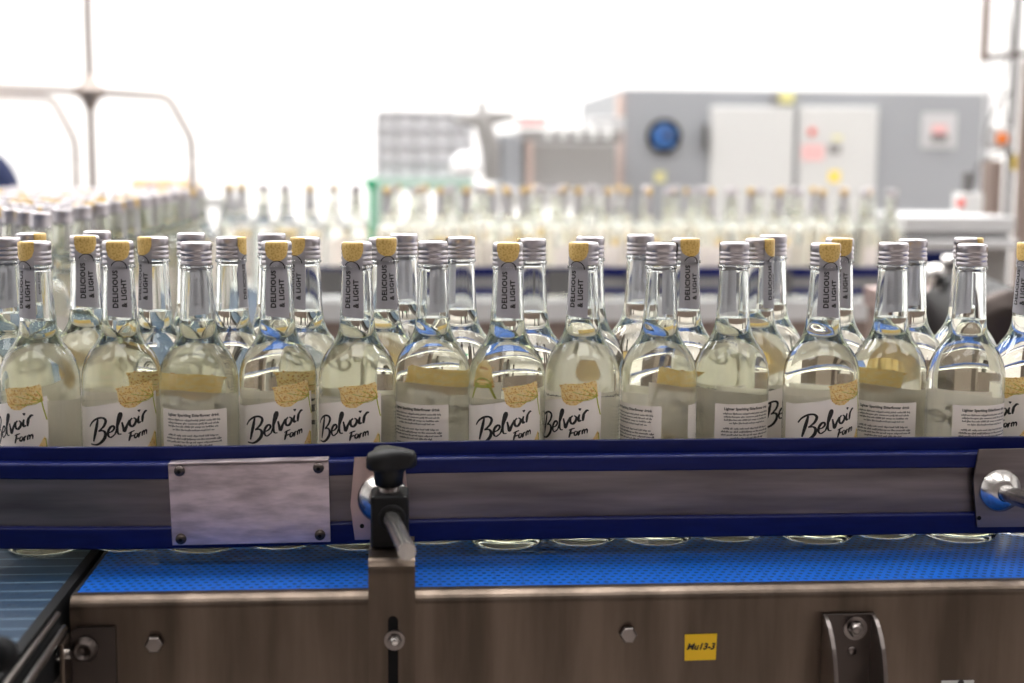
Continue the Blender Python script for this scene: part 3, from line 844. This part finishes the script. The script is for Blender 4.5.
# ------------------------------------------------------------------ far conveyor
fc = thing('conveyor', 'far steel conveyor with navy guide rail crossing behind the front bottles', 'conveyor', (0.2, FY, 0))
fx0, fx1 = xs1+.02, atY(912, 260, FY-.1).x
MB().box(fx0, fx1, FY-.15, FY+.62, BZ-.012, BZ).build('belt', M['far_belt'], fc)
MB().box(fx0, fx1, FY-.165, FY-.152, BZ-.05, BZ+.003).build('side_lip', M['pale_metal'], fc)
MB().box(fx0, fx1, FY-.158, FY-.154, BZ-.34, BZ-.05).build('side_panel', M['brown'], fc)
MB().box(fx0, fx1, FY+.625, FY+.64, BZ-.34, BZ+.003).build('rear_panel', M['steel'], fc)
for x in (fx0+.1, 0, fx1-.1):
    for y in (FY-.12, FY+.58): MB().box(x-.03, x+.03, y-.03, y+.03, 0, BZ-.012).build('leg', M['dark_steel'], fc)
fr = thing('guide_rail', 'blurred navy and grey guide rail along the far conveyor', 'guide rail', (0.2, FY-.05, BZ))
MB().box(fx0, fx1, FY-.065, FY-.045, BZ+.062, BZ+.088).build('upper_profile', M['navy'], fr)
MB().box(fx0, fx1, FY-.060, FY-.050, BZ+.030, BZ+.062).build('steel_strip', M['mid_grey'], fr)
MB().box(fx0, fx1, FY-.065, FY-.045, BZ+.010, BZ+.030).build('lower_profile', M['navy'], fr)
for px in (330, 560, 640, 780):
    x = atY(px, 270, FY-.08).x
    MB().box(x-.035, x+.035, FY-.075, FY-.066, BZ+.012, BZ+.080).build('mounting_plate', M['dark_grey'], fr)

# ------------------------------------------------------------------ things behind
def slab(px0, py0, px1, py1, Y, dep, mat, name, parent=None, bevel=None):
    a = atY(px0, py1, Y); c = atY(px1, py0, Y)
    return MB().box(a.x, c.x, Y, Y+dep, min(a.z, c.z), max(a.z, c.z)).build(name, M[mat], parent, bevel=bevel)
def base_at(px, Y): p = atY(px, 150, Y); return (p.x, Y, 0)
# grey cabinet
GY = 5.2
cab = thing('machine_cabinet', 'large grey machine cabinet with white doors and a round blue window', 'cabinet', base_at(800, GY))
a = atY(623, 88, GY); c = atY(992, 92, GY)
MB().box(a.x, c.x, GY, GY+1.6, 0, a.z).build('housing', M['grey_paint'], cab, bevel=.01)
MB().box(a.x-.02, a.x+.005, GY-.02, GY+.1, 0, a.z-.03).build('edge_post', M['edge_beige'], cab)
slab(708, 107, 795, 240, GY-.03, .03, 'white_paint', 'door', cab, .006)
slab(796, 107, 878.5, 240, GY-.03, .03, 'white_paint', 'door', cab, .006)
slab(704, 124, 708, 150, GY-.06, .05, 'dark_grey', 'hinge', cab)
p = atY(663.5, 136, GY-.002)
MB().lathe([(.078, 0), (.078, .03), (.066, .034), (.062, .02)], 48, p, (0,-1,0)).build('window_ring', M['black'], cab)
MB().lathe([(0, .004), (.070, .004), (.070, .010), (0, .014)], 48, p, (0,-1,0)).build('round_window', M['fan_blue'], cab)
MB().lathe([(0, .014), (.018, .02), (.014, .03), (0, .032)], 24, p + Vector((.02, 0, 0)), (0,-1,0)).build('window_hub', M['dark_steel'], cab)
b = MB()
for k in range(5):
    t = 2*PI*k/5+.4; u = Vector((math.cos(t), 0, math.sin(t))); v_ = Vector((-math.sin(t), 0, math.cos(t)))
    b.prism([(.018, -.006), (.058, -.014), (.06, .012), (.018, .006)], p + Vector((.0, -.018, 0)), u, v_, (0, -.004, 0))
b.build('fan_blades', M['blade_blue'], cab)
def disc(px, py, r_, mat, name, parent, Y): 
    MB().lathe([(0, .012), (r_*.9, .012), (r_, .006), (r_, 0)], 28, atY(px, py, Y), (0,-1,0)).build(name, M[mat], parent)
disc(812, 132, .018, 'red', 'push_button', cab, GY-.03)
slab(802, 145, 824, 160, GY-.034, .004, 'pink', 'notice', cab)
slab(828, 144, 841, 154, GY-.034, .004, 'mid_grey', 'notice', cab)
slab(833, 136, 842, 140, GY-.034, .004, 'pale_yellow', 'notice', cab)
slab(829, 171, 840, 182, GY-.034, .004, 'yellow', 'notice', cab)
slab(655, 172, 665, 182, GY-.004, .004, 'pale_yellow', 'notice', cab)
slab(780, 91, 794, 103, GY-.03, .03, 'pale_yellow', 'notice', cab)
slab(773, 92, 779, 105, GY-.03, .03, 'mid_grey', 'latch', cab)
nb = slab(921, 113, 957, 148, GY-.006, .006, 'pale_metal', 'notice_board', cab)
slab(932, 125, 947, 134, GY-.008, .002, 'pink', 'printed_figure', nb); slab(931, 134, 948, 141, GY-.008, .002, 'dark_grey', 'printed_figure', nb)
# crates on a green pallet
CY = 5.5
cr_ = thing('crate_stack', 'stack of pale grey gridded plastic crates on a green pallet by the white wall', 'crate stack', base_at(425, CY))
a = atY(378.5, 178, CY); c = atY(470, 114, CY)
MB().box(a.x, c.x, CY+.012, CY+.8, a.z, c.z).build('crate_body', M['crate'], cr_)
b = MB(); nx, nz = 5, 4
for i in range(nx+1):
    x = a.x + (c.x-a.x)*i/nx; b.box(x-.012, x+.012, CY-.006, CY+.012, a.z, c.z)
for j in range(nz+1):
    z = a.z + (c.z-a.z)*j/nz; b.box(a.x, c.x, CY-.004, CY+.012, z-.010, z+.010)
b.build('grid_ribs', M['rib_grey'], cr_)
MB().box(a.x-.02, c.x+.02, CY-.05, CY+.82, a.z-.06, a.z).build('pallet', M['sage'], cr_, bevel=.004)
MB().box(a.x-.03, a.x+.01, CY-.05, CY+.8, 0, a.z-.06).build('side_frame', M['sage'], cr_)
MB().box(c.x-.03, c.x+.01, CY-.05, CY+.8, 0, a.z-.06).build('side_frame', M['sage'], cr_)
gp = thing('green_stand', 'small green stand with a flared top beside the gridded crates', 'stand', base_at(371, 4.3))
p = atY(371, 179, 4.3)
MB().lathe([(.010, -p.z), (.010, -.05), (.022, -.02), (.034, 0), (0, .002)], 24, p).build('post', M['green'], gp)
MB().lathe([(.09, 0), (.09, .015), (.01, .02), (0, .02)], 24, (p.x, p.y, 0)).build('foot', M['green'], gp)
# filling machine in greys
my = 4.6
ma = thing('filling_machine', 'grey machine with a robot-like arm, pipes and a dark box between crates and cabinet', 'machine', base_at(540, my))
slab(530, 143, 617, 188, my, .7, 'mid_grey', 'dark_box', ma, .01)
slab(527, 141, 533, 190, my-.03, .05, 'edge_beige', 'corner_post', ma)
slab(520, 130, 622, 142, my+.05, .6, 'mid_grey', 'top_deck', ma, .01)
for i, px in enumerate((548, 563, 578, 593, 607)):
    p = atY(px, 130, my+.05); MB().lathe([(.016, -.04), (.016, .012), (.008, .02), (0, .02)], 16, p).build('nozzle', M['white_paint'], ma)
slab(519, 117, 548, 126, my+.1, .2, 'pink', 'warning_panel', ma, .004)
slab(590, 117, 625, 130, my+.2, .2, 'pale_metal', 'vent_box', ma, .004)
slab(500, 134, 522, 190, my, .4, 'grey_paint', 'column', ma, .01)
a = atY(455, 120, my); c = atY(482, 118, my); d = atY(490, 148, my); e = atY(515, 116, my)
MB().tube([a, a.lerp(c, .5) + Vector((0,0,-.004)), c, e], [.018, .025, .035, .016], 20).build('arm', M['mid_grey'], ma)
MB().tube([c + Vector((0,0,.045)), c, c.lerp(d, .5), d, d + Vector((.01, 0, -.14))], [.016, .036, .040, .042, .034], 20).build('arm', M['mid_grey'], ma)
MB().lathe([(0, -.03), (.014, -.028), (.016, 0), (.014, .02), (0, .024)], 20, c + Vector((0, 0, .05))).build('arm_joint', M['dark_grey'], ma)
p = atY(466, 170, my-.05)
MB().lathe([(0, -.02), (.05, -.02), (.066, -.005), (.066, .02), (.05, .06), (.025, .075), (0, .078)], 32, p).build('dome_cover', M['white_plastic'], ma)
a = atY(478, 189, my); c = atY(616, 189, my)
MB().box(a.x, c.x, my-.1, my+.7, BZ-.02+.2, a.z+.0 if a.z > BZ+.2 else BZ+.21).build('deck', M['pale_metal'], ma, bevel=.005)
for x in (a.x+.05, c.x-.05):
    for y in (my-.05, my+.65): MB().box(x-.03, x+.03, y-.03, y+.03, 0, BZ+.18).build('leg', M['grey_paint'], ma)
# peach box
pb = slab(131, 179, 175, 196, 3.9, .3, 'peach', 'cardboard_box', None, .004); 
pa = atY(153, 196, 3.9)
tag(pb, 'pale orange cardboard box blurred behind the left bottles', 'box')
tb = thing('side_table', 'white table under the pale orange box behind the left bottles', 'table', (pa.x, 4.05, 0))
MB().box(pa.x-.1, pa.x+.3, 3.8, 4.3, pa.z-.04, pa.z).build('table_top', M['white_paint'], tb)
for x in (pa.x-.07, pa.x+.27):
    for y in (3.84, 4.26): MB().box(x-.02, x+.02, y-.02, y+.02, 0, pa.z-.04).build('leg', M['white_paint'], tb)
# faint panel and poles on the back wall
wp = slab(183, 81, 225, 104, YB-.03, .03, 'palegreen', 'wall_panel'); tag(wp, 'faint pale blue panel on the far white wall', 'wall panel')
wq = slab(230.5, 48, 235, 70, YB-.06, .05, 'grey_paint', 'wall_bracket'); tag(wq, 'faint grey bracket on the white wall right above the pale blue panel', 'bracket')
wq = slab(176, 42, 179, 62, YB-.06, .05, 'pale_metal', 'wall_bracket'); tag(wq, 'faint pale bracket on the white wall left above the pale blue panel', 'bracket')

# tube frame at the left
ty = 3.55
tf = thing('tube_frame', 'brown steel post with a cross clamp carrying a bent guard tube at the left', 'tube frame', base_at(92, ty))
top = atY(86.5, -40, ty); bot = atY(93, 195, ty)
mid = atY(90, 92, ty)
MB().tube([Vector((mid.x, ty, 0)), Vector((mid.x, ty, top.z+.3))], .0135, 16).build('post', M['tube'], tf)
MB().lathe([(0, -.055), (.020, -.055), (.026, -.03), (.058, -.010), (.058, .010), (.026, .03), (.020, .055), (0, .055)], 28, mid).build('cross_clamp', M['tube'], tf)
def bent(pts, r_, yy): return [atY(x, y, yy) for x, y in pts]
gt = bent([(-30, 87), (30, 89), (90, 92), (150, 95.5), (163, 97), (170, 101), (178, 115), (187, 131), (191, 141), (192, 160), (193, 200)], 0, ty-.02)
gt.append(Vector((gt[-1].x, gt[-1].y, 0)))
MB().tube(cr([tuple(p) for p in gt], 4), .0120, 16).build('guard_tube', M['tube'], tf)
ty2 = 3.9
g2 = bent([(-30, 95), (25, 97), (45, 98), (54, 102), (62, 116), (71, 133), (75, 144), (76, 165), (77, 200)], 0, ty2)
g2.append(Vector((g2[-1].x, g2[-1].y, 0)))
o = MB().tube(cr([tuple(p) for p in g2], 4), .0120, 16).build('guard_tube', M['tube']); tag(o, 'thin bent steel guard tube coming down left of the brown steel post', 'guard tube')

# right-hand machinery
ry = 3.45
rf = thing('cable_stand', 'dark upright frame with cross bar, cables and orange button at the right edge', 'machine frame', base_at(1000, ry))
a = atY(985.5, 58, ry); t_ = atY(988, -40, ry)
MB().box(a.x-.010, a.x+.010, ry, ry+.03, a.z-.01, t_.z+.2).build('upper_post', M['brown'], rf)
a2 = atY(1060, 50, ry)
MB().tube([a, a2], .010, 12).build('cross_bar', M['dark_steel'], rf)
p = atY(1013, 100, ry+.05); MB().box(p.x-.009, p.x+.009, ry+.04, ry+.06, 0, t_.z+.2).build('post', M['dark_grey'], rf)
p = atY(983.5, 120, ry+.02); MB().tube([Vector((p.x, p.y, a.z)), Vector((p.x, p.y, .9))], .004, 12).build('thin_pole', M['pale_metal'], rf)
p = atY(1025, 120, ry-.1); MB().box(p.x-.014, p.x+.03, ry-.12, ry-.08, 0, atY(1025, 60, ry-.1).z).build('dark_post', M['brown'], rf)
bxk = slab(991, 127, 1013, 150, ry, .05, 'pale_metal', 'button_box', rf, .004)
disc(1002, 139, .021, 'orange', 'orange_button', bxk, ry-.001)
def cable(pts, r_, mat, yy): return MB().tube(cr([tuple(atY(x, y, yy)) for x, y in pts], 5), r_, 10).build('cable', M[mat], rf)
cable([(1012, 90), (998, 105), (990, 120), (985, 140), (990, 150)], .004, 'dark_grey', ry+.03)
cable([(1010, 150), (990, 158), (978, 165), (974, 185)], .004, 'dark_grey', ry+.03)
cable([(1005, 0), (1010, 40), (1002, 90), (1006, 125)], .005, 'mid_grey', ry+.03)
slab(1013, 155, 1022, 170, ry+.03, .01, 'yellow', 'yellow_tag', rf)
slab(990, 160, 1004, 216, ry+.3, .1, 'brown', 'cover', rf, .004)
ss = thing('switch_box', 'small white control box with a red knob standing on the pale cover at the right', 'switch box', tuple(atY(972, 216, 2.95)))
slab(961, 193, 984, 216, 2.9, .08, 'white_paint', 'box', ss, .005)
MB().lathe([(0, .012), (.012, .012), (.014, .0), (.010, -.004)], 20, atY(960.5, 203, 2.9), (-.5,-1,0)).build('red_knob', M['red'], ss)
slab(966, 172, 974, 193, 2.92, .04, 'dark_grey', 'stem', ss, .003)
# pale cover
wy = 2.62
wc = thing('machine_cover', 'long pale metal machine cover with a bright front edge under the control box', 'machine cover', base_at(960, wy))
a = atY(880, 233, wy); c = atY(1016, 217, wy)
MB().box(fx1+.04, c.x, wy, wy+.42, c.z-.045, c.z).build('top_plate', M['pale_metal'], wc, bevel=.004)
MB().box(fx1+.05, c.x-.01, wy+.02, wy+.40, 0, c.z-.045).build('housing', M['mid_grey'], wc)
zz = atY(950, 243, wy).z
MB().box(fx1+.04, c.x, wy-.03, wy+.02, zz-.014, zz+.010).build('lower_rail', M['pale_metal'], wc, bevel=.003)
# dark motor drum
dy = 1.15
dm = thing('drive_unit', 'blurred black drive drum with steel end rings behind the rightmost bottles', 'drive unit', base_at(985, dy))
p = atY(1003, 330, dy)
MB().tube([p + Vector((-.04, -.12, 0)), p + Vector((.05, .32, 0))], .085, 40).build('drum', M['black'], dm)
MB().lathe([(.085, 0), (.088, .004), (.088, .02), (.04, .026), (0, .026)], 40, p + Vector((-.04, -.12, 0)), (-.2,-1,0)).build('end_ring', M['dark_steel'], dm)
MB().box(p.x-.09, p.x+.09, dy-.1, dy+.3, 0, p.z-.07).build('pedestal', M['brown'], dm)
for px, py, r_ in ((935, 275, .022), (951, 262, .014), (941, 312, .02), (947, 290, .012)):
    q_ = atY(px, py, dy+.25)
    MB().lathe([(0, -.018), (r_, -.018), (r_*1.1, 0), (r_, .018), (0, .018)], 24, q_, (1,-.3,0)).build('roller', M['chrome'], dm)
q_ = atY(925, 258, dy+.35); MB().box(q_.x-.05, q_.x+.09, q_.y, q_.y+.02, q_.z-.012, q_.z+.012).build('guard_strip', M['navy'], dm)
q_ = atY(925, 300, dy+.35); MB().box(q_.x-.10, q_.x+.20, q_.y, q_.y+.1, q_.z-.02, q_.z+.02).build('shelf', M['tan_plate'], dm)
MB().box(q_.x-.09, q_.x+.19, q_.y+.02, q_.y+.1, 0, q_.z-.02).build('base', M['brown'], dm)

# ------------------------------------------------------------------ person at the left edge
def skin_obj(name, pts, edges, mat, parent, sub=2):
    me = bpy.data.meshes.new(name); me.from_pydata([p[:3] for p in pts], edges, [])
    me.materials.append(mat); o = bpy.data.objects.new(name, me); COL.objects.link(o)
    o.parent = parent; o.matrix_parent_inverse = Matrix.Identity(4)
    sk = o.modifiers.new('skin', 'SKIN'); sk.use_smooth_shade = True
    if not me.skin_vertices: me.attributes.new('skin', 'FLOAT', 'POINT')
    for i, p in enumerate(pts):
        sv = me.skin_vertices[0].data[i]; sv.radius = (p[3], p[4] if len(p) > 4 else p[3]); sv.use_root = (i == 0)
    o.modifiers.new('sub', 'SUBSURF').levels = sub; o.modifiers['sub'].render_levels = sub
    return o
py_ = 3.75
sh = atY(8, 178, py_)
pe = thing('person', 'person in a navy jacket standing at the left edge, only the shoulder in view', 'person', (sh.x-.222, py_, 0)); pe.scale = (1.03, 1.03, 1.03)
def make_person():
    # x, y, z, rx, ry ; facing away to +x
    body = [(0,0,.86,.13,.10), (0,0,1.02,.125,.09), (0,0,1.18,.145,.10), (0,0,1.27,.13,.09), (0,0,1.35,.052,.052), (0,0,1.42,.062,.07), (0,-.01,1.50,.078,.092), (0,0,1.58,.05,.06),
            (.17,0,1.265,.058), (.205,.0,1.02,.042), (.20,-.10,.82,.030), (.19,-.16,.74,.028),
            (-.17,0,1.265,.058), (-.205,.0,1.02,.042), (-.20,-.10,.82,.030), (-.19,-.16,.74,.028),
            (.09,0,.78,.085), (.10,-.01,.46,.058), (.10,.02,.10,.040), (.10,-.10,.04,.035),
            (-.09,0,.78,.085), (-.10,-.01,.46,.058), (-.10,.02,.10,.040), (-.10,-.10,.04,.035)]
    ed = [(0,1),(1,2),(2,3),(3,4),(4,5),(5,6),(6,7),(3,8),(8,9),(9,10),(10,11),(3,12),(12,13),(13,14),(14,15),(0,16),(16,17),(17,18),(18,19),(0,20),(20,21),(21,22),(22,23)]
    base = len(body)
    for s, w_ in ((1, 11), (-1, 15)):
        hx, hy, hz = body[w_][:3]
        for k, (dx, L) in enumerate(((-.024, .060), (-.008, .072), (.008, .068), (.023, .055))):
            a = len(body); body += [(hx+dx*.8, hy-.03, hz-.03, .010), (hx+dx, hy-.045, hz-.03-L*.5, .009), (hx+dx, hy-.045, hz-.03-L, .007)]
            ed += [(w_, a), (a, a+1), (a+1, a+2)]
        a = len(body); body += [(hx-s*.035, hy-.03, hz-.005, .011), (hx-s*.045, hy-.05, hz-.035, .009)]; ed += [(w_, a), (a, a+1)]
    skin_obj('body', body, ed, M['skin'], pe)
    j = [(0,0,.84,.155,.12), (0,0,1.02,.15,.115), (0,0,1.18,.17,.12), (0,0,1.275,.15,.11), (0,0,1.325,.07,.07),
         (.185,0,1.255,.078), (.215,0,1.02,.060), (.208,-.09,.84,.046), (-.185,0,1.255,.078), (-.215,0,1.02,.060), (-.208,-.09,.84,.046)]
    skin_obj('jacket', j, [(0,1),(1,2),(2,3),(3,4),(3,5),(5,6),(6,7),(3,8),(8,9),(9,10)], M['cloth_navy'], pe)
    t = [(0,0,.86,.15,.12), (.09,0,.76,.105), (.10,-.01,.46,.078), (.10,.01,.09,.062), (-.09,0,.76,.105), (-.10,-.01,.46,.078), (-.10,.01,.09,.062)]
    skin_obj('trousers', t, [(0,1),(1,2),(2,3),(0,4),(4,5),(5,6)], M['cloth_navy'], pe)
    skin_obj('hair', [(0,.03,1.50,.088,.085), (0,.015,1.56,.078,.08), (0,.0,1.60,.045,.05)], [(0,1),(1,2)], M['hair'], pe)
make_person()

# ------------------------------------------------------------------ world, render feel
w_ = bpy.data.worlds.new('world'); S.world = w_; w_.use_nodes = True
bg = w_.node_tree.nodes['Background']; bg.inputs[0].default_value = (1, 1, 1, 1); bg.inputs[1].default_value = 0.6
S.view_settings.view_transform = 'Standard'; S.view_settings.look = 'None'
S.view_settings.gamma = 1; S.view_settings.use_curve_mapping = False
S.view_settings.exposure = 0.0
c = S.cycles
c.max_bounces = 30; c.transmission_bounces = 30; c.glossy_bounces = 10; c.diffuse_bounces = 4; c.transparent_max_bounces = 12
c.sample_clamp_indirect = 6.0; c.blur_glossy = 0.4
